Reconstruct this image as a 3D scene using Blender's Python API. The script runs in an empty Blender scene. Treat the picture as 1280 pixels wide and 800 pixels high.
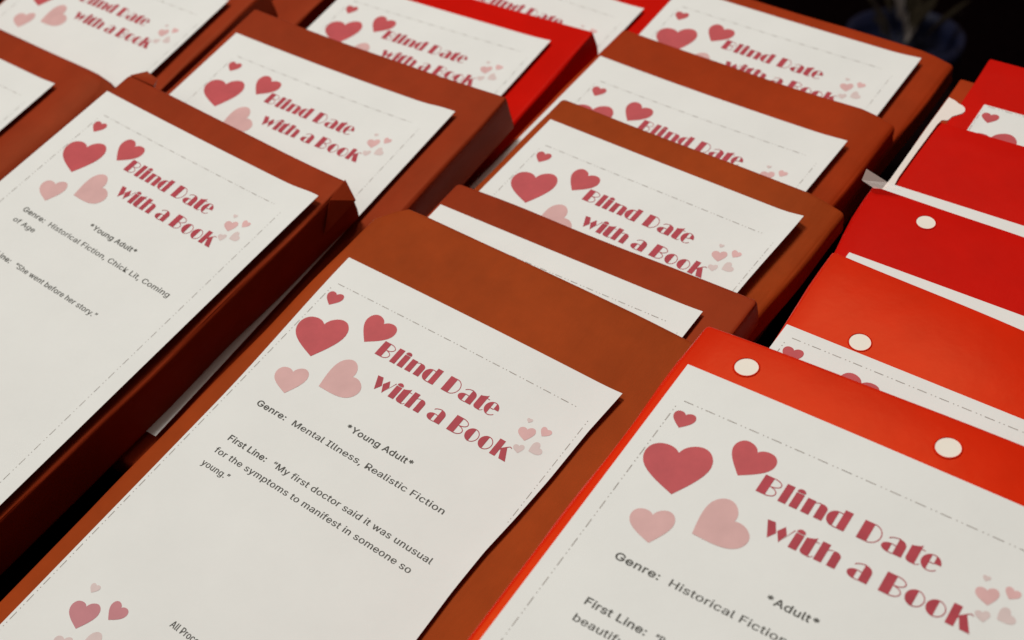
import bpy, bmesh, math, random
from mathutils import Vector, Matrix, noise
from math import sin, cos, pi, radians

random.seed(4)
scene = bpy.context.scene
COL = scene.collection
S = 0.14                      # width of one printed card in metres; book dimensions below are in card widths
TILT = math.atan(0.2513)      # the books lie shingled, heads propped up on the book behind
ct, st = cos(TILT), sin(TILT)
Z0 = 0.545                    # the table lies this many card widths below the first card's corner


def world(p):                 # (across, up the page, out of the page) -> world
    u, v, n = p
    return Vector((u, v * ct - n * st, v * st + n * ct + Z0)) * S


def wdir(p):
    return world(p) - world((0, 0, 0))


M3 = Matrix((wdir((1, 0, 0)).normalized(), wdir((0, 1, 0)).normalized(), wdir((0, 0, 1)).normalized())).transposed()

# ------------------------------------------------------------------ camera
RC = [(0.78734136, 0.58982008, -0.1794599), (0.37015868, -0.68503278, -0.62746525), (-0.49302752, 0.42760071, -0.75768166)]
cam_d = bpy.data.cameras.new('camera')
cam = bpy.data.objects.new('camera', cam_d)
COL.objects.link(cam)
ax = wdir(RC[0]).normalized()
ay = -wdir(RC[1]).normalized()
az = -wdir(RC[2]).normalized()
m = Matrix((ax, ay, az)).transposed().to_4x4()
m.translation = world((2.3834, -1.5234, 2.7754))
cam.matrix_world = m
cam_d.sensor_width = 36
cam_d.lens = 1667.5468 / 1280 * 36
cam_d.clip_start = 0.01
cam_d.clip_end = 50
cam_d.dof.use_dof = True
cam_d.dof.focus_distance = 0.485
cam_d.dof.aperture_fstop = 13
scene.camera = cam

# ------------------------------------------------------------------ world, lamps, exposure
w = bpy.data.worlds.new('World')
scene.world = w
w.use_nodes = True
w.node_tree.nodes['Background'].inputs[0].default_value = (1.0, 0.74, 0.62, 1)
w.node_tree.nodes['Background'].inputs[1].default_value = 0.085


def lamp(name, pos, target, size, power, color):
    d = bpy.data.lights.new(name, 'AREA')
    d.shape = 'DISK'
    d.size = size
    d.energy = power
    d.color = color
    o = bpy.data.objects.new(name, d)
    COL.objects.link(o)
    p = world(pos)
    o.location = p
    o.rotation_euler = (world(target) - p).to_track_quat('-Z', 'Y').to_euler()
    return o


lamp('overhead_light', (-4.6, 3.4, 15.8), (0.2, 0, 0), 0.62, 40.5, (1.0, 0.985, 0.945))
lamp('overhead_light', (-2.5, 10.0, 12.5), (0.6, 0.3, 0), 0.40, 8.0, (1.0, 0.93, 0.84))  # added at the mirror angle to put a sheen on the red covers
lamp('overhead_light', (-1.5, -6.0, 12.0), (0, 0, 0), 0.9, 4.0, (1.0, 0.93, 0.84))  # weak fill added from the near side, not a known fixture

vs = scene.view_settings
vs.view_transform = 'Standard'
vs.look = 'None'
vs.gamma = 1
vs.exposure = 0
vs.use_curve_mapping = False


# ------------------------------------------------------------------ materials
def mat(name, base, rough=0.6, var=0.06, scale=20.0, bump=0.0, bscale=60.0, coat=0.0, spec=0.5, mottle=None, fibre=False, crease=0.0, tint=None):
    m = bpy.data.materials.new(name)
    m.use_nodes = True
    nt = m.node_tree
    b = nt.nodes['Principled BSDF']
    tc = nt.nodes.new('ShaderNodeTexCoord')
    n1 = nt.nodes.new('ShaderNodeTexNoise')
    n1.inputs['Scale'].default_value = scale
    n1.inputs['Detail'].default_value = 5
    n1.inputs['Roughness'].default_value = 0.65
    nt.links.new(tc.outputs['Object'], n1.inputs['Vector'])
    r = nt.nodes.new('ShaderNodeValToRGB')
    c0 = [max(0, c * (1 - var * 2)) for c in base]
    c1 = [c * (1 + var * 2) for c in base]
    if mottle:
        c1 = mottle
    r.color_ramp.elements[0].position = 0.3
    r.color_ramp.elements[1].position = 0.7
    r.color_ramp.elements[0].color = (*c0, 1)
    r.color_ramp.elements[1].color = (*c1, 1)
    nt.links.new(n1.outputs['Fac'], r.inputs['Fac'])
    nt.links.new(r.outputs['Color'], b.inputs['Base Color'])
    b.inputs['Roughness'].default_value = rough
    b.inputs['Specular IOR Level'].default_value = spec
    b.inputs['Coat Weight'].default_value = coat
    b.inputs['Coat Roughness'].default_value = 0.35
    if bump > 0:
        n2 = nt.nodes.new('ShaderNodeTexNoise')
        n2.inputs['Scale'].default_value = bscale
        n2.inputs['Detail'].default_value = 6
        n2.inputs['Roughness'].default_value = 0.6
        mp = nt.nodes.new('ShaderNodeMapping')
        mp.inputs['Scale'].default_value = (1, 0.25, 1) if fibre else (1, 1, 1)
        nt.links.new(tc.outputs['Object'], mp.inputs['Vector'])
        nt.links.new(mp.outputs['Vector'], n2.inputs['Vector'])
        bp = nt.nodes.new('ShaderNodeBump')
        bp.inputs['Strength'].default_value = bump
        bp.inputs['Distance'].default_value = 0.002
        nt.links.new(n2.outputs['Fac'], bp.inputs['Height'])
        nt.links.new(bp.outputs['Normal'], b.inputs['Normal'])
        if crease:
            # soft wrinkles and handling creases of thin paper
            n3 = nt.nodes.new('ShaderNodeTexNoise')
            n3.noise_type = 'RIDGED_MULTIFRACTAL'
            n3.inputs['Scale'].default_value = 9
            n3.inputs['Detail'].default_value = 2.5
            n3.inputs['Distortion'].default_value = 0.6
            nt.links.new(tc.outputs['Object'], n3.inputs['Vector'])
            b2 = nt.nodes.new('ShaderNodeBump')
            b2.inputs['Strength'].default_value = crease
            b2.inputs['Distance'].default_value = 0.0012 if not fibre else 0.0028
            nt.links.new(n3.outputs['Fac'], b2.inputs['Height'])
            nt.links.new(bp.outputs['Normal'], b2.inputs['Normal'])
            nt.links.new(b2.outputs['Normal'], b.inputs['Normal'])
    if tint:
        b.inputs['Specular Tint'].default_value = (*tint, 1)
    return m


KRAFT = mat('kraft_wrapping_paper', (0.28, 0.038, 0.006), 0.62, 0.10, 18, 0.25, 90, spec=0.28, fibre=True, crease=1.0, tint=(1, .38, .12))
KRAFT2 = mat('kraft_wrapping_paper_redder', (0.25, 0.026, 0.007), 0.60, 0.10, 14, 0.25, 80, spec=0.28, fibre=True, crease=1.0, tint=(1, .38, .12))
KRAFT3 = mat('kraft_wrapping_paper_red', (0.30, 0.027, 0.004), 0.60, 0.10, 14, 0.25, 80, spec=0.28, fibre=True, crease=1.0, tint=(1, .38, .12))
RED = mat('glossy_red_card', (0.53, 0.005, 0.002), 0.38, 0.05, 16, 0.12, 40, spec=0.13, crease=0.5, tint=(1, .12, .03))
REDO = mat('glossy_orange_red_card', (0.62, 0.016, 0.002), 0.34, 0.08, 9, 0.12, 40, spec=0.34, crease=0.5, tint=(1, .26, .02))
PAPER = mat('white_card', (0.725, 0.735, 0.71), 0.62, 0.012, 22, 0.05, 140, spec=0.3)
EDGE = mat('white_paper_lining', (0.78, 0.70, 0.64), 0.6, 0.02, 22, spec=0.3)
HEART = mat('printed_rose_ink', (0.48, 0.070, 0.078), 0.6, 0.05, 90, spec=0.3)
PALE = mat('printed_pale_pink_ink', (0.62, 0.375, 0.36), 0.6, 0.03, 90, spec=0.3)
TITLE = mat('printed_crimson_ink', (0.40, 0.038, 0.056), 0.6, 0.06, 120, spec=0.3)
FAINT = mat('printed_faint_pink_ink', (0.66, 0.40, 0.39), 0.6, 0.03, 90, spec=0.3)
FAINTG = mat('printed_faint_grey_ink', (0.64, 0.52, 0.50), 0.6, 0.03, 90, spec=0.3)
MAUVE = mat('printed_mauve_ink', (0.50, 0.20, 0.22), 0.6, 0.03, 90, spec=0.3)
INK = mat('printed_black_ink', (0.075, 0.072, 0.062), 0.6, 0.1, 120, spec=0.3)
DASH = mat('printed_grey_dashes', (0.36, 0.33, 0.30), 0.6, 0.1, 120, spec=0.3)
HOLE = mat('white_paper_seen_in_hole', (0.80, 0.75, 0.66), 0.6, 0.01, 60, spec=0.3)
CLOTH = mat('black_tablecloth', (0.004, 0.0018, 0.002), 0.95, 0.2, 60, 0.4, 300, spec=0.0)
BLUE = mat('dark_blue_plastic', (0.009, 0.012, 0.038), 0.5, 0.1, 30, spec=0.3)
LEAF = mat('pale_dry_leaf', (0.024, 0.018, 0.010), 0.8, 0.2, 60, spec=0.1)
PETAL = mat('pale_petal', (0.14, 0.12, 0.11), 0.8, 0.2, 60, spec=0.1)

tape = bpy.data.materials.new('clear_tape')
tape.use_nodes = True
tb = tape.node_tree.nodes['Principled BSDF']
tb.inputs['Base Color'].default_value = (0.55, 0.42, 0.38, 1)
tb.inputs['Roughness'].default_value = 0.25
tb.inputs['Alpha'].default_value = 0.45


# ------------------------------------------------------------------ mesh helpers
def link(name, verts, faces, material, parent=None, smooth=False):
    me = bpy.data.meshes.new(name)
    me.from_pydata([tuple(v) for v in verts], [], faces)
    me.materials.append(material)
    me.update()
    if smooth:
        for p in me.polygons:
            p.use_smooth = True
    o = bpy.data.objects.new(name, me)
    COL.objects.link(o)
    if parent is not None:
        o.parent = parent
    return o


def axis(a, b, r, n):
    out = []
    k = 4
    for i in range(k):
        out.append(a + r * (1 - cos(i / k * pi / 2)) * 1.0)
    for i in range(n + 1):
        out.append(a + r + (b - a - 2 * r) * i / n)
    for i in range(k):
        out.append(b - r + r * sin((i + 1) / k * pi / 2))
    return out


def rounded_block(x0, x1, y0, y1, z0, z1, r, nx, ny, nz, warp):
    xs, ys, zs = axis(x0, x1, r, nx), axis(y0, y1, r, ny), axis(z0, z1, r, nz)
    index = {}
    verts = []
    faces = []

    def v(i, j, k):
        key = (i, j, k)
        if key not in index:
            p = Vector((xs[i], ys[j], zs[k]))
            c = Vector((min(max(p.x, x0 + r), x1 - r), min(max(p.y, y0 + r), y1 - r), min(max(p.z, z0 + r), z1 - r)))
            d = p - c
            if d.length > 1e-9:
                q = Vector([math.tan(t / r * pi / 4) if abs(t) < r * 1.001 else t for t in d]) * r
                d = q.normalized() * r
            index[key] = len(verts)
            verts.append(warp(c + d))
        return index[key]
    X, Y, Zn = len(xs) - 1, len(ys) - 1, len(zs) - 1
    for i in range(X):
        for j in range(Y):
            faces.append((v(i, j, Zn), v(i + 1, j, Zn), v(i + 1, j + 1, Zn), v(i, j + 1, Zn)))
            faces.append((v(i, j, 0), v(i, j + 1, 0), v(i + 1, j + 1, 0), v(i + 1, j, 0)))
    for i in range(X):
        for k in range(Zn):
            faces.append((v(i, 0, k), v(i + 1, 0, k), v(i + 1, 0, k + 1), v(i, 0, k + 1)))
            faces.append((v(i, Y, k), v(i, Y, k + 1), v(i + 1, Y, k + 1), v(i + 1, Y, k)))
    for j in range(Y):
        for k in range(Zn):
            faces.append((v(0, j, k), v(0, j, k + 1), v(0, j + 1, k + 1), v(0, j + 1, k)))
            faces.append((v(X, j, k), v(X, j + 1, k), v(X, j + 1, k + 1), v(X, j, k + 1)))
    return verts, faces


class Print:                  # flat print: polygons in card coordinates
    def __init__(self):
        self.v, self.f, self.lift = [], [], []
        self.n = 0

    def poly(self, pts, lift=None):
        b = len(self.v)
        self.n += 1
        lf = (self.n % 7) * 0.00005 if lift is None else lift
        for p in pts:
            self.v.append(p)
            self.lift.append(lf)
        self.f.append(tuple(range(b, b + len(pts))))

    def strip(self, outer, inner):
        b = len(self.v)
        self.n += 1
        lf = (self.n % 7) * 0.00005
        for a, c in zip(outer, inner):
            self.v += [a, c]
            self.lift += [lf, lf]
        for i in range(len(outer) - 1):
            k = b + 2 * i
            self.f.append((k, k + 2, k + 3, k + 1))

    def arc(self, cx, cy, rx, ry, a0, a1, th, th2=None, n=16):
        o, i = [], []
        th2 = th if th2 is None else th2
        for k in range(n + 1):
            a = radians(a0 + (a1 - a0) * k / n)
            t = th + (th2 - th) * k / n
            o.append((cx + rx * cos(a), cy + ry * sin(a)))
            i.append((cx + (rx - t) * cos(a), cy + (ry - t) * sin(a)))
        self.strip(o, i)

    def seg(self, cx, cy, rx, ry, a0, a1, extra=(), n=16):
        pts = [(cx + rx * cos(radians(a0 + (a1 - a0) * k / n)), cy + ry * sin(radians(a0 + (a1 - a0) * k / n))) for k in range(n + 1)]
        self.poly(pts + list(extra))

    def rect(self, x0, x1, y0, y1):
        self.poly([(x0, y0), (x1, y0), (x1, y1), (x0, y1)])


HL = 0.0023                   # hairline


def g_B(p, x, y, w=0.046, h=0.05):
    s = w * 0.49
    p.rect(x, x + s, y, y + h)
    hu = h * 0.5
    p.arc(x + s, y + h - hu / 2, w - s, hu / 2, 90, -90, HL)
    p.arc(x + s, y + (h - hu) / 2 + 0.0008, w - s - 0.002, (h - hu) / 2 + 0.0008, 80, -90, HL)


def g_D(p, x, y, w=0.046, h=0.05):
    s = w * 0.49
    p.rect(x, x + s, y, y + h)
    p.arc(x + s, y + h / 2, w - s, h / 2, 90, -90, HL, n=22)


def g_l(p, x, y, w=0.0185, h=0.051):
    p.rect(x, x + w, y, y + h)


def g_i(p, x, y, w=0.019, h=0.0415):
    p.rect(x, x + w, y, y + h)
    p.poly([(x + w / 2 + w * 0.52 * cos(radians(a)), y + h + 0.0035 + (0.0085 if sin(radians(a)) > 0 else 0.002) * sin(radians(a))) for a in range(0, 360, 20)])


def g_n(p, x, y, w=0.0495, h=0.0405):
    s = w * 0.39
    p.rect(x, x + s, y, y + h)
    x2 = x + w - s
    p.poly([(x2, y), (x + w, y)] + [(x + w - s * 0.75 + s * 0.75 * cos(radians(a)), y + h - 0.011 + 0.011 * sin(radians(a))) for a in range(0, 91, 15)] + [(x2, y + h - 0.001)])
    p.strip([(x + s, y + h - 0.004), (x2 - 0.004, y + h - 0.0003), (x2 + 0.001, y + h)], [(x + s, y + h - 0.006), (x2 - 0.004, y + h - 0.0025), (x2 + 0.001, y + h - 0.0025)])


def g_h(p, x, y, w=0.0485):
    s = 0.018
    p.rect(x, x + s, y, y + 0.050)
    g = Print()
    g_n(g, x, y, w, 0.0405)
    # second stem and shoulder of the n
    x2 = x + w - w * 0.39
    sn = w * 0.39
    h = 0.0405
    p.poly([(x2, y), (x + w, y)] + [(x + w - sn * 0.75 + sn * 0.75 * cos(radians(a)), y + h - 0.011 + 0.011 * sin(radians(a))) for a in range(0, 91, 15)] + [(x2, y + h - 0.001)])
    p.strip([(x + s, y + h - 0.004), (x2 - 0.002, y + h)], [(x + s, y + h - 0.006), (x2 - 0.002, y + h - 0.0022)])


def g_d(p, x, y, w=0.0475):
    s = 0.0182
    p.rect(x + w - s, x + w, y - 0.001, y + 0.051)
    cx = x + 0.0195
    p.seg(cx, y + 0.0203, 0.0195, 0.0208, 90, 270)
    p.strip([(cx, y + 0.0411), (x + w - s, y + 0.0405)], [(cx, y + 0.0389), (x + w - s, y + 0.0382)])
    p.strip([(cx, y + 0.0017), (x + w - s, y + 0.0012)], [(cx, y - 0.0005), (x + w - s, y - 0.001)])


def g_a(p, x, y, w=0.048):
    s = 0.0195
    # right stem with round shoulder
    p.poly([(x + w - s, y), (x + w, y)] + [(x + w - s * 0.9 + s * 0.9 * cos(radians(a)), y + 0.026 + 0.0155 * sin(radians(a))) for a in range(0, 91, 15)] + [(x + w - s, y + 0.0405)])
    # hairline arc over the top
    p.arc(x + w - s + 0.002, y + 0.030, 0.024, 0.0125, 90, 165, HL, n=10)
    # filled lower left bowl
    cx = x + 0.0185
    p.seg(cx, y + 0.0115, 0.0185, 0.0120, 90, 270)
    p.strip([(cx, y + 0.0235), (x + w - s, y + 0.0225)], [(cx, y + 0.0213), (x + w - s, y + 0.0203)])
    p.strip([(cx, y + 0.0017), (x + w - s, y + 0.0015)], [(cx, y - 0.0005), (x + w - s, y - 0.0005)])


def g_t(p, x, y, w=0.032):
    s = 0.0215
    p.poly([(x, y + 0.007), (x + 0.003, y + 0.002), (x + 0.009, y - 0.0005), (x + s - 0.001, y - 0.001), (x + s, y + 0.003), (x + s, y + 0.0515), (x + s - 0.004, y + 0.0475), (x + 0.006, y + 0.0425), (x, y + 0.0415)])
    p.strip([(x + s, y + 0.042), (x + w - 0.002, y + 0.0415)], [(x + s, y + 0.0398), (x + w - 0.002, y + 0.0398)])
    p.arc(x + s - 0.001, y + 0.0085, 0.011, 0.0095, -90, -15, HL, 0.0012, n=8)


def g_e(p, x, y, w=0.0415):
    h = 0.0425
    cx, cy = x + w / 2, y + h / 2 - 0.0005
    a = math.degrees(math.acos(0.22))
    p.seg(cx, cy, w / 2, h / 2, 90 + 12, 270 - 12)
    # right part of the eye
    p.poly([(cx + 0.0055, cy + 0.001)] + [(cx + w / 2 * cos(radians(t)), cy + h / 2 * sin(radians(t))) for t in range(3, 76, 8)])
    p.arc(cx, cy, w / 2, h / 2, 102, 70, HL, n=5)
    p.strip([(cx - 0.004, cy + 0.0012), (cx + 0.006, cy + 0.0012)], [(cx - 0.004, cy - 0.001), (cx + 0.006, cy - 0.001)])
    p.arc(cx, cy, w / 2, h / 2, 258, 322, HL, n=8)


def g_w(p):
    dy = -0.0008
    for q in ([(0.3883, -0.2962), (0.4064, -0.2944), (0.4198, -0.3190), (0.4077, -0.3385)],
              [(0.4190, -0.3125), (0.4306, -0.2944), (0.4415, -0.3125), (0.4335, -0.3375)]):
        p.poly([(a, b + dy) for a, b in q])
    p.strip([(0.4385, -0.326), (0.4526, -0.2935)], [(0.4352, -0.3345), (0.4503, -0.2935)])


def g_o(p, x, y, w=0.0405, h=0.041):
    cx, cy = x + w / 2, y + h / 2
    p.seg(cx, cy, w / 2, h / 2, 88, 272, n=20)
    p.arc(cx, cy, w / 2, h / 2, 90, -90, HL, n=20)


def g_K(p, x, y):
    p.rect(x, x + 0.0178, y, y + 0.0515)
    p.poly([(x + 0.0190, y + 0.0265), (x + 0.0315, y + 0.0385), (x + 0.0515, y), (x + 0.0305, y)])
    p.strip([(x + 0.0178, y + 0.0285), (x + 0.0310, y + 0.0405), (x + 0.0375, y + 0.0450), (x + 0.0437, y + 0.0430)],
            [(x + 0.0178, y + 0.0225), (x + 0.0315, y + 0.0375), (x + 0.0372, y + 0.0428), (x + 0.0428, y + 0.0408)])


def title_print():
    p = Print()
    y = -0.2445
    g_B(p, 0.3305, y, 0.0450)
    g_l(p, 0.3832, y)
    g_i(p, 0.4095, y)
    g_n(p, 0.4372, y)
    g_d(p, 0.4905, y)
    g_D(p, 0.5655, y, 0.0465)
    g_a(p, 0.6178, y)
    g_t(p, 0.6728, y)
    g_e(p, 0.7018, y)
    y = -0.3380
    g_w(p)
    g_i(p, 0.4555, y)
    g_t(p, 0.4800, y)
    g_h(p, 0.5135, y)
    g_a(p, 0.5848, y)
    g_B(p, 0.6575, y, 0.0455, 0.051)
    g_o(p, 0.7082, y)
    g_o(p, 0.7525, y)
    g_K(p, 0.7990, y)
    return p


def bez(a, b, c, d, n=8):
    return [tuple((1 - t) ** 3 * a[i] + 3 * t * (1 - t) ** 2 * b[i] + 3 * t * t * (1 - t) * c[i] + t ** 3 * d[i] for i in (0, 1)) for t in [k / n for k in range(n)]]


HALF = bez((0, .835), (.06, .95), (.18, 1.0), (.31, 1.0)) + bez((.31, 1.0), (.46, 1.0), (.575, .88), (.575, .70)) + bez((.575, .70), (.575, .45), (.27, .22), (0, 0)) + [(0, 0)]
HEART_SHAPE = HALF + [(-x, y) for x, y in reversed(HALF[1:-1])]
BIG = dict(h1=((.0985, -.1757), (.0945, -.1362)), h2=((.1773, -.3439), (.135, -.2377)), h3=((.278, -.2277), (.2865, -.1506)),
           h4=((.1986, -.4774), (.1703, -.4108)), h5=((.2669, -.4101), (.33, -.3381)))


def heart_pts(tip, notch):
    dx, dy = notch[0] - tip[0], notch[1] - tip[1]
    L = math.hypot(dx, dy) / .835
    a = math.atan2(dy, dx) - pi / 2
    return [(tip[0] + L * (x * cos(a) - y * sin(a)), tip[1] + L * (x * sin(a) + y * cos(a))) for x, y in HEART_SHAPE]


def cluster(scale, ox, oy):
    out = {}
    for k, (t, n) in BIG.items():
        out[k] = tuple((ox + scale * (q[0] - .098), oy + scale * (q[1] + .152)) for q in (t, n))
    return out


FONT = None
try:
    import os
    _f = os.path.join(bpy.utils.resource_path('LOCAL'), 'datafiles', 'fonts', 'Inter.woff2')   # ships with Blender
    if os.path.exists(_f):
        FONT = bpy.data.fonts.load(_f)
except Exception:
    FONT = None


def text_print(p, txt, x, y, size=0.0335, width=None, bold=False):
    cu = bpy.data.curves.new('t', 'FONT')
    cu.body = txt
    cu.size = 1.0
    if FONT:
        cu.font = FONT
    cu.resolution_u = 3
    cu.space_character = 1.04
    o = bpy.data.objects.new('t', cu)
    COL.objects.link(o)
    bpy.context.view_layer.update()
    dg = bpy.context.evaluated_depsgraph_get()
    me = o.evaluated_get(dg).to_mesh()
    vs_ = [v.co.copy() for v in me.vertices]
    fs = [tuple(f.vertices) for f in me.polygons]
    xm = max((v.x for v in vs_), default=1)
    sx = (width / xm) if width else size * 0.93
    for q, (ex, ey) in enumerate(((-.022, 0), (.022, .012), (0, -.012), (.0, .02)) if bold else ((-.014, 0), (.014, .006))):
        b = len(p.v)
        for v in vs_:
            p.v.append((x + v.x * sx + ex * size, y + v.y * size * 1.10 + ey * size))
            p.lift.append(q * .00006)
        p.f += [tuple(i + b for i in f) for f in fs]
    o.evaluated_get(dg).to_mesh_clear()
    bpy.data.objects.remove(o)
    bpy.data.curves.remove(cu)
    return x + xm * sx


def dashes():
    p = Print()
    t = 0.0011
    x0, x1, y0, y1 = 0.060, 0.962, -1.425, -0.1015
    per = 0.0565

    def run(a, b, f):
        k = a
        while k < b:
            f(k, min(k + 0.024, b))
            f(k + 0.0345, k + 0.0375)
            f(k + 0.0455, k + 0.0485)
            k += per
    run(x0 + 0.01, x1 - .05, lambda a, b: p.rect(a, b, y1 - t, y1 + t))
    run(x0 + 0.01, x1 - .05, lambda a, b: p.rect(a, b, y0 - t, y0 + t))
    run(y0 + 0.01, y1 - .03, lambda a, b: p.rect(x0 - t, x0 + t, a, b))
    run(y0 + 0.01, y1 - .03, lambda a, b: p.rect(x1 - t, x1 + t, a, b))
    return p


TITLE_P = title_print()
DASH_P = dashes()
CAP = 0.0320


def body_print(kind):
    if kind == 'none':
        return []
    out = []

    def line(*a):
        p = Print()
        text_print(p, *a)
        out.append(p)
    if kind == 'adult':
        line('*Adult*', 0.472, -0.4768, CAP, 0.118, True)
        line('Genre:', 0.153, -0.5465, CAP, 0.109, True)
        line('Historical Fiction', 0.2854, -0.5465, CAP, 0.270)
        line('First Line:', 0.157, -0.6723, CAP, 0.148, True)
        line('\u201cBut', 0.325, -0.6723, CAP)
        line('beautiful', 0.157, -0.7170, CAP, 0.133)
        line('All Proceeds', 0.427, -1.148, CAP)
        return out
    line('*Young Adult*', 0.4205, -0.4795, CAP, 0.229, True)
    if kind == 'mental':
        line('Genre:', 0.153, -0.5465, CAP, 0.106, True)
        line('Mental Illness, Realistic Fiction', 0.285, -0.5465, CAP, 0.523)
        line('First Line:', 0.164, -0.6730, CAP, 0.140, True)
        line('\u201cMy first doctor said it was unusual', 0.328, -0.6730, CAP, 0.540)
        line('for the symptoms to manifest in someone so', 0.160, -0.7205, CAP, 0.679)
        line('young.\u201d', 0.157, -0.7680, CAP, 0.098)
        line('All Proceeds', 0.427, -1.148, CAP)
    if kind == 'chick':
        line('Genre:', 0.160, -0.5465, CAP, 0.109, True)
        line('Historical Fiction, Chick Lit, Coming', 0.292, -0.5465, CAP, 0.590)
        line('of Age', 0.165, -0.5930, CAP, 0.108)
        line('First Line:', 0.157, -0.7200, CAP, 0.148, True)
        line('\u201cShe went before her story.\u201d', 0.330, -0.7200, CAP, 0.405)
        line('All Proceeds', 0.427, -1.148, CAP)
    return out


# ------------------------------------------------------------------ the wrapped books
def rodr(wv):
    v = Vector(wv)
    return Matrix.Rotation(v.length, 3, v.normalized()) if v.length > 1e-9 else Matrix.Identity(3)


def smooth(t):
    t = min(max(t, 0), 1)
    return t * t * (3 - 2 * t)


def make_book(name, label, group, T, wv, curv=(0, 0, 0), off=(0, 0), rect=(-.05, 1.1, -1.62, .15), thick=.13, material=KRAFT,
              card=True, left=None, right=None, height=1.495, lift=.014, liftf=None, body='none', r=.022, chamfer=0.0,
              droop=0.0, seed=0, dots=(), wob=.0035, title=True, taper=0.0, tslope=0.0, bulge=0.0):
    root = bpy.data.objects.new(name, None)
    root.empty_display_size = 0.02
    COL.objects.link(root)
    root.matrix_world = Matrix.Translation(world(T)) @ (M3 @ rodr(wv)).to_4x4()
    root['label'] = label
    root['category'] = 'book'
    root['group'] = group
    x0, x1, y0, y1 = rect
    c0, c1, c2 = curv

    def curve(x, y):
        return c0 * 4 * x * (1 - x) + c1 * x * x + c2 * y * y / 2

    def warp(p):
        x, y, z = p
        top = smooth((z + thick) / thick)
        # the wrapping is never quite flat or straight
        dz = noise.noise(Vector((x * 2.1 + seed * 7.3, y * 1.9, seed))) * wob * 2
        ex = noise.noise(Vector((y * 2.2, seed * 3.1, 5.0))) * wob * 2.2
        ey = noise.noise(Vector((x * 2.5, seed * 1.7, 9.0))) * wob * 2.2
        fx = (x - x0) / (x1 - x0) * 2 - 1
        fy = (y - y0) / (y1 - y0) * 2 - 1
        zz = z + curve(x, y) + (dz - wob * 1.7) * top
        if z < -.01:      # the paper bellies in or out over the page block
            xx = x + fx ** 5 * noise.noise(Vector((y * 3, z * 12, seed * 2.0))) * .012
        else:
            xx = x
        xx += ex * (1 if fx > 0 else -1) * abs(fx) ** 3 * .6
        yy = y + ey * abs(fy) ** 3 * .6
        if chamfer:
            d = (xx - x0) + (y1 - yy)
            if d < chamfer:
                q = (chamfer - d) / 2
                xx += q * 1.35
                yy -= q * .65
        zz -= bulge * (smooth((y - (y1 - .16)) / .16) + .8 * smooth((x - .15) / .9)) * top
        xx += taper * (y1 - y) * (1 - fx) / 2
        yy += tslope * (x - x0) * smooth((fy - .5) / .5)
        if droop:         # rounded slumping fore-edge
            e = smooth((x - (x1 - .12)) / .12)
            zz -= droop * e * top
        return Vector((xx, yy, zz)) * S
    v, f = rounded_block(x0, x1, y0, y1, -thick, -.0045, r, 20, 26, 5, warp)
    link('wrapping', v, f, material, root, True)

    if card:
        left = left or (lambda y: 0.0)
        right = right or (lambda y: 1.0)

        def lz(x, y):
            base = curve(x, y) + noise.noise(Vector((x * 1.4 + 3, y * 1.4, seed + 2.5))) * .0015
            e = smooth((x - .86) / .16)
            k = liftf(y) if liftf else 1
            return base + lift * e * e * k + .0012
        nx, ny = 36, 64
        vv, ff = [], []
        for s_ in (0, 1):
            for j in range(ny + 1):
                y = -height * j / ny
                for i in range(nx + 1):
                    t = i / nx
                    x = left(y) + (right(y) - left(y)) * t
                    yy = y
                    vv.append(Vector((x, yy, lz(x, y) - s_ * .0016)) * S)
        N = (nx + 1) * (ny + 1)

        def q(i, j, s_):
            return s_ * N + j * (nx + 1) + i
        for j in range(ny):
            for i in range(nx):
                ff.append((q(i, j, 0), q(i, j + 1, 0), q(i + 1, j + 1, 0), q(i + 1, j, 0)))
                ff.append((q(i, j, 1), q(i + 1, j, 1), q(i + 1, j + 1, 1), q(i, j + 1, 1)))
        def edge(path):
            for (i0, j0), (i1, j1) in zip(path, path[1:]):
                b = len(vv)
                vv.extend([vv[q(i0, j0, 0)].copy(), vv[q(i1, j1, 0)].copy(), vv[q(i1, j1, 1)].copy(), vv[q(i0, j0, 1)].copy()])
                ff.append((b, b + 1, b + 2, b + 3))
        edge([(i, 0) for i in range(nx, -1, -1)])
        edge([(0, j) for j in range(ny + 1)])
        edge([(i, ny) for i in range(nx + 1)])
        edge([(nx, j) for j in range(ny, -1, -1)])
        lab = link('card', vv, ff, PAPER, root, True)
        for pi_ in range(2 * nx * ny, len(ff)):
            lab.data.polygons[pi_].use_smooth = False
        ox, oy = off

        def put(nm, p, material, extra=0.0):
            if p is None:
                return
            vs2 = [Vector((x + ox, y + oy, lz(x + ox, y + oy) + .0006 + lf + extra)) * S for (x, y), lf in zip(p.v, p.lift)]
            return link(nm, vs2, p.f, material, lab)
        if title:
            put('title_lettering', TITLE_P, TITLE)
            for k, (t, n) in BIG.items():
                hp = Print()
                hp.poly(heart_pts(t, n), 0.0 if k != 'h3' else -.0002)
                put('heart', hp, HEART if k in ('h1', 'h2', 'h3') else PALE)
            for nm, sc, ax_, ay_ in (('small_heart_cluster', .30, .832, -.202), ('foot_heart_cluster', .53, .187, -1.181)):
                a, b = Print(), Print()
                for k, (t, n) in cluster(sc, ax_, ay_).items():
                    (a if k in ('h2', 'h3') else b).poly(heart_pts(t, n), 0.0)
                put(nm, a, FAINT if sc < .4 else MAUVE)
                put(nm, b, FAINTG)
            dp = Print()
            for fc in DASH_P.f:
                pts = [DASH_P.v[i_] for i_ in fc]
                if all(x_ + ox < right(y_ + oy) - .005 and x_ + ox > left(y_ + oy) + .003 and y_ + oy < -.003 for x_, y_ in pts):
                    dp.poly(pts, 0)
            put('dashed_border', dp, DASH)
            for tl in body_print(body):
                put('text_line', tl, INK)
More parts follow.
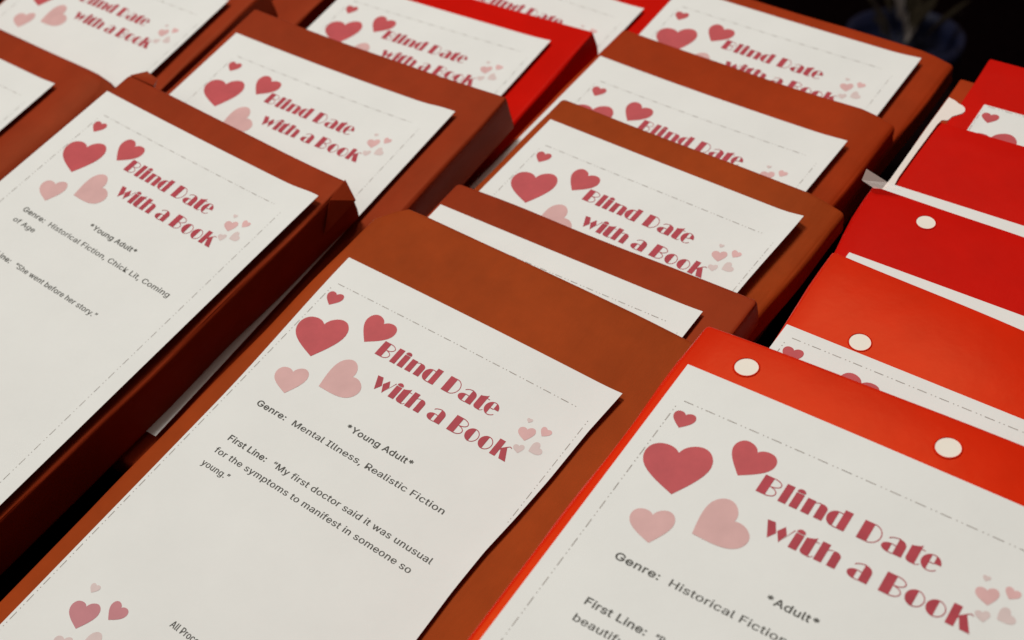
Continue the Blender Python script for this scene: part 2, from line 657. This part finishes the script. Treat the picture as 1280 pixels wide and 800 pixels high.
    for (dx, dy, rr) in dots:
        n = 28
        ring = [(dx + rr * cos(a), dy + rr * sin(a)) for a in [2 * pi * k / n for k in range(n)]]
        pts = [warp(Vector((a, b, -.0045))) + Vector((0, 0, .0006 * S)) for a, b in ring]
        hole = link('punched_hole', pts, [tuple(range(n))], HOLE, root)
        rim, rf = [], []
        for rad, hh in ((rr * .985, .0003), (rr * 1.0, .0028), (rr * 1.05, .0024), (rr * 1.14, -.0004)):
            for k in range(n):
                a = 2 * pi * k / n
                rim.append(warp(Vector((dx + rad * cos(a), dy + rad * sin(a), -.0045))) + Vector((0, 0, hh * S)))
        for i in range(3):
            for k in range(n):
                rf.append((i * n + k, (i + 1) * n + k, (i + 1) * n + (k + 1) % n, i * n + (k + 1) % n))
        link('hole_rim', rim, rf, material, hole, True)
    return root, warp


def ear(root, pts, faces, material, nm='folded_corner'):
    o = link(nm, [Vector(p) * S for p in pts], faces, material, root)
    md = o.modifiers.new('thick', 'SOLIDIFY')
    md.thickness = .0025 * S
    return o


BR = 'books wrapped in red-brown paper with printed cards'
GR = 'books covered in glossy red card'

# --- table first
bm = bmesh.new()
n = 60
size = 1.7
g = {}
vv, ff = [], []
for i in range(n + 1):
    for j in range(n + 1):
        x = -1.3 + 2.6 * i / n
        y = -.8 + 1.21 * j / n
        vv.append((x, y, noise.noise(Vector((x * 5, y * 5, 1))) * .0012 - .0015))
for i in range(n):
    for j in range(n):
        a = i * (n + 1) + j
        ff.append((a, a + n + 1, a + n + 2, a + 1))
o = link('table', vv, ff, CLOTH, None, True)
o['kind'] = 'structure'
o = link('floor', [(-6, -6, -.75), (6, -6, -.75), (6, 8, -.75), (-6, 8, -.75)], [(0, 1, 2, 3)], CLOTH)
o['kind'] = 'structure'

# --- column of red-brown books in the middle
c0right = [(0, .9624), (-.145, .952), (-.313, .949), (-.448, .942), (-.567, .932), (-.695, .930), (-.839, .934), (-1.1, .936), (-1.5, .935)]


def lerp_tab(tab):
    def f(y):
        for (a, va), (b, vb) in zip(tab, tab[1:]):
            if y >= b:
                return va + (vb - va) * (a - y) / (a - b)
        return tab[-1][1]
    return f


make_book('wrapped_book', 'red-brown wrapped book with the Mental Illness, Realistic Fiction card, bottom centre', BR,
          (0, 0, 0), (-.0158, .0454, .0081), (.0049, -.0048, -.0006), (-.0299, .0065), (-.052, 1.14, -1.62, .258), .13, KRAFT,
          left=lambda y: .02 * smooth(-y / .6), right=lerp_tab(c0right), lift=.016, liftf=lambda y: .7 + .5 * math.exp(-((y + .62) / .18) ** 2),
          body='mental', chamfer=.085, seed=1, r=.02)
make_book('wrapped_book', 'red-brown wrapped book showing only a narrow card strip, right behind the Mental Illness book', BR,
          (.0019, .3885, -.1386), (-.0001, -.0386, -.0123), (.0003, .0031, 0), (-.01, .028), (-.03, 1.085, -1.6, .118), .12, KRAFT2,
          right=lambda y: .974, seed=2, lift=.006, r=.018)
make_book('wrapped_book', 'third red-brown wrapped book from the front of the middle column, whole heading visible', BR,
          (.0079, .9502, -.2441), (.0058, -.0214, -.0408), (-.0003, .0018, -.0002), (-.0042, -.0082), (-.045, 1.052, -1.6, .120), .125, KRAFT,
          right=lambda y: .982 - .008 * smooth(-y * 3), seed=3, lift=.016, droop=.03, r=.02)
make_book('wrapped_book', 'fourth red-brown book in the middle column, card hidden below the words Blind Date', BR,
          (-.1359, 1.4282, -.3878), (-.007, -.007, -.0269), (-.007, .0024, .0002), (.0115, -.0115), (-.03, 1.09, -1.6, .185), .125, KRAFT3,
          right=lambda y: 1.0106, seed=4, lift=.006, droop=.03, r=.02)
make_book('wrapped_book', 'rearmost red-brown wrapped book of the middle column, next to the black background', BR,
          (-.1635, 2.0172, -.5069), (.0095, .0037, -.0091), (-.003, .0004, -.0002), (-.0073, .003), (-.012, 1.10, -1.6, .072), .125, KRAFT3,
          right=lambda y: 1.007, seed=5, lift=.008, droop=.025, r=.02)

# --- column left of it
A0, _ = make_book('wrapped_book', 'red-brown wrapped book with the Historical Fiction, Chick Lit card in the left foreground', BR,
          (-1.3013, .1731, .0154), (.0132, .0277, -.0239), (-.0069, -.0005, -.0001), (.0152, .013), (-.012, 1.058, -1.62, .112), .185, KRAFT2,
          right=lambda y: 1.0417, seed=6, lift=.014, body='chick', r=.018)
ear(A0, [(1.050, .108, -.008), (1.062, .02, -.012), (1.10, .085, -.055), (1.05, .112, -.09), (1.07, -.05, -.10)],
    [(0, 1, 2), (0, 2, 3), (2, 1, 4), (2, 4, 3)], KRAFT2)
ear(A0, [(.0, .105, -.01), (.03, .155, -.02), (.085, .15, -.03), (.12, .11, -.012), (.06, .11, -.10)],
    [(0, 3, 2, 1), (1, 2, 4), (0, 1, 4), (2, 3, 4)], KRAFT2)
make_book('wrapped_book', 'red-brown wrapped book behind the Chick Lit one, thick dark side showing at its right', BR,
          (-1.3265, .763, -.1786), (.0111, .0167, .0245), (-.0088, .0008, .0005), (.0278, .0025), (-.045, 1.17, -1.6, .152), .16, KRAFT2,
          right=lambda y: 1.0581 + .005 * smooth(-y), seed=7, lift=.010, body='none', r=.016)
make_book('red_book', 'bright red wrapped book with heading card, behind the left centre red-brown book', GR,
          (-1.3741, 1.4095, -.4228), (.0053, -.006, .0334), (-.003, .0012, -.0001), (.0039, .0093), (.004, 1.115, -1.6, .125), .16, RED,
          right=lambda y: .9962, seed=8, lift=.006, r=.016)
make_book('red_book', 'red wrapped book at the top edge, a card corner in view behind another red one', GR,
          (-1.2708, 1.91, -.56), (.01, 0, -.015), (0, 0, 0), (0, 0.013), (-.03, 1.16, -1.6, .12), .14, RED,
          seed=9, lift=.006, r=.016, right=lambda y: 1 - .34 * smooth((-y - .31) / .2))

# --- leftmost column
Zb, _ = make_book('wrapped_book', 'red-brown wrapped book at the left frame edge, only a blank card corner in view', BR,
          (-2.704, .188, -.10), (.02, .02, 0), (0, 0, 0), (0, 0), (-.05, 1.165, -1.6, .145), .19, KRAFT2, seed=10, lift=.010, r=.045, droop=.03)
ear(Zb, [(1.12, .122, -.015), (1.18, .115, -.045), (1.215, .10, -.085), (1.20, .05, -.14), (1.165, -.02, -.075)],
    [(0, 1, 4), (1, 2, 4), (2, 3, 4)], KRAFT2)
make_book('wrapped_book', 'red-brown wrapped book at the top left corner, heading card cut by the frame', BR,
          (-2.5564, .9319, -.2324), (.0407, .0059, .006), (.0015, -.0009, -.0008), (.0039, -.0131), (-.04, 1.07, -1.6, .14), .16, KRAFT2,
          right=lambda y: .9961, seed=11, lift=.018, body='none', r=.018)
make_book('wrapped_book', 'dim wrapped book in the back row of the top left, mostly out of frame', BR,
          (-2.62, 1.58, -.40), (.01, 0, -.02), (0, 0, 0), (0, 0), (-.05, 1.21, -1.6, .12), .15, KRAFT2, seed=12, lift=.006, r=.016)

# --- column of glossy red books on the right
make_book('red_book', 'glossy orange-red book with two punched holes and the Adult card, bottom right', GR,
          (1.1826, .0143, .2193), (-.0789, .0206, .0411), (.0028, -.0026, .0031), (-.0209, -.0014), (-.034, 1.13, -1.62, .152), .15, REDO,
          seed=13, lift=.004, body='adult', r=.014, tslope=.033, dots=((.1191, .065, .0285), (.6134, .0606, .0285)), wob=.005, bulge=.008)
make_book('red_book', 'glossy orange-red book with one hole and a dashed card strip, second in right column', GR,
          (1.248, .361, .03), (-.06, 0, .015), (0, 0, .0), (-.036, .066), (-.027, 1.13, -1.6, .310), .11, REDO, bulge=.008, taper=.055, tslope=-.04,
          seed=14, lift=.002, r=.008, dots=((.170, .052, .0285),), wob=.006)
D2, _ = make_book('red_book', 'plain red book with one hole and clear corner tape, third in the right column', GR,
          (1.214, .763, -.11), (-.04, 0, .015), (0, 0, 0), (0, -.02), (-.070, 1.1, -1.6, .298), .10, RED, bulge=.006, taper=.09,
          seed=15, lift=.002, r=.008, dots=((.121, .222, .0275),), wob=.005)
link('clear_tape', [Vector(p) * S for p in [(-.11, .325, .004), (-.10, .275, .004), (-.055, .262, .002), (.02, .290, .001), (-.03, .300, .004)]],
     [(0, 1, 2, 3, 4)], tape, D2)
D3, _ = make_book('red_book', 'plain red book with torn white paper at its top left corner, right column', GR,
          (1.134, 1.17, -.24), (-.03, 0, .03), (0, 0, 0), (0, -.03), (.000, 1.1, -1.6, .333), .09, RED, seed=16, lift=.002, r=.006, wob=.004)
# the white lining that shows along its left edge and as a scalloped tear
lin = [(-.012, -.05), (.02, -.05), (.012, .04), (.0135, .166), (.017, .304), (.021, .330), (.038, .337), (.043, .360), (.064, .384), (.068, .398), (.063, .411),
       (.050, .420), (.036, .4237), (.020, .433), (-.0024, .4388), (-.0053, .288), (-.0058, .136), (-.0065, .017)]
vv = [Vector((x, y, -.0035)) * S for x, y in lin] + [Vector((x, y, -.0075)) * S for x, y in lin]
k = len(lin)
ff = [tuple(range(k)), tuple(reversed(range(k, 2 * k)))] + [(i, (i + 1) % k, (i + 1) % k + k, i + k) for i in range(k)]
link('torn_lining', vv, ff, EDGE, D3)
make_book('red_book', 'rearmost red book of the right column, a small heart on its visible card', GR,
          (1.19, 1.73, -.36), (-.03, 0, .03), (0, 0, 0), (-.055, .095), (-.075, 1.1, -1.6, .238), .09, RED, seed=17, lift=.002, r=.006, wob=.004)

make_book('wrapped_book', 'dark red-brown book corner peeking out behind the right column, next to the black background', BR,
          (1.0248, 1.926, -.45), (-.02, 0, .03), (0, 0, 0), (0, 0), (.0, 1.05, -1.5, .0), .08, KRAFT3, card=False, seed=18, r=.008)


# ------------------------------------------------------------------ dark blue pot with pale bits behind the books
def lathe(profile, n=32):
    vv, ff = [], []
    for r_, z_ in profile:
        for k in range(n):
            a = 2 * pi * k / n
            vv.append((r_ * cos(a), r_ * sin(a), z_))
    for i in range(len(profile) - 1):
        for k in range(n):
            ff.append((i * n + k, i * n + (k + 1) % n, (i + 1) * n + (k + 1) % n, (i + 1) * n + k))
    return vv, ff


pot = bpy.data.objects.new('plant_pot', None)
COL.objects.link(pot)
pot.location = (-.355, 1.50, -.80)
pot['label'] = 'dark blue pot holding a few pale leafy bits, in the black background'
pot['category'] = 'pot'
v, f = lathe([(0.001, .0), (.060, .0), (.064, .004), (.082, .215), (.088, .218), (.088, .245), (.081, .245), (.078, .22), (.074, .20), (.001, .20)])
link('pot_body', v, f, BLUE, pot, True)
for k in range(16):
    a = random.uniform(0, 2 * pi)
    r_ = random.uniform(.0, .055)
    L = random.uniform(.06, .11)
    c = Vector((r_ * cos(a), r_ * sin(a), .22 + random.uniform(0, .05)))
    d = Vector((cos(a) * 1.0, sin(a) * 1.0, random.uniform(1.2, 2.6))).normalized()
    sd = d.cross(Vector((0, 0, 1))).normalized()
    vv, ff = [], []
    for i in range(7):
        t = i / 6
        wd = .008 * sin(pi * (0.08 + .92 * t) * .96)
        p = c + d * L * t + Vector((0, 0, -.02 * t * t))
        vv += [p - sd * wd, p + Vector((0, 0, -.002)), p + sd * wd]
    for i in range(6):
        b = i * 3
        ff += [(b, b + 1, b + 4, b + 3), (b + 1, b + 2, b + 5, b + 4)]
    link('leaf' if k % 3 else 'petal', vv, ff, LEAF if k % 3 else PETAL, pot, True)

scene.render.film_transparent = False
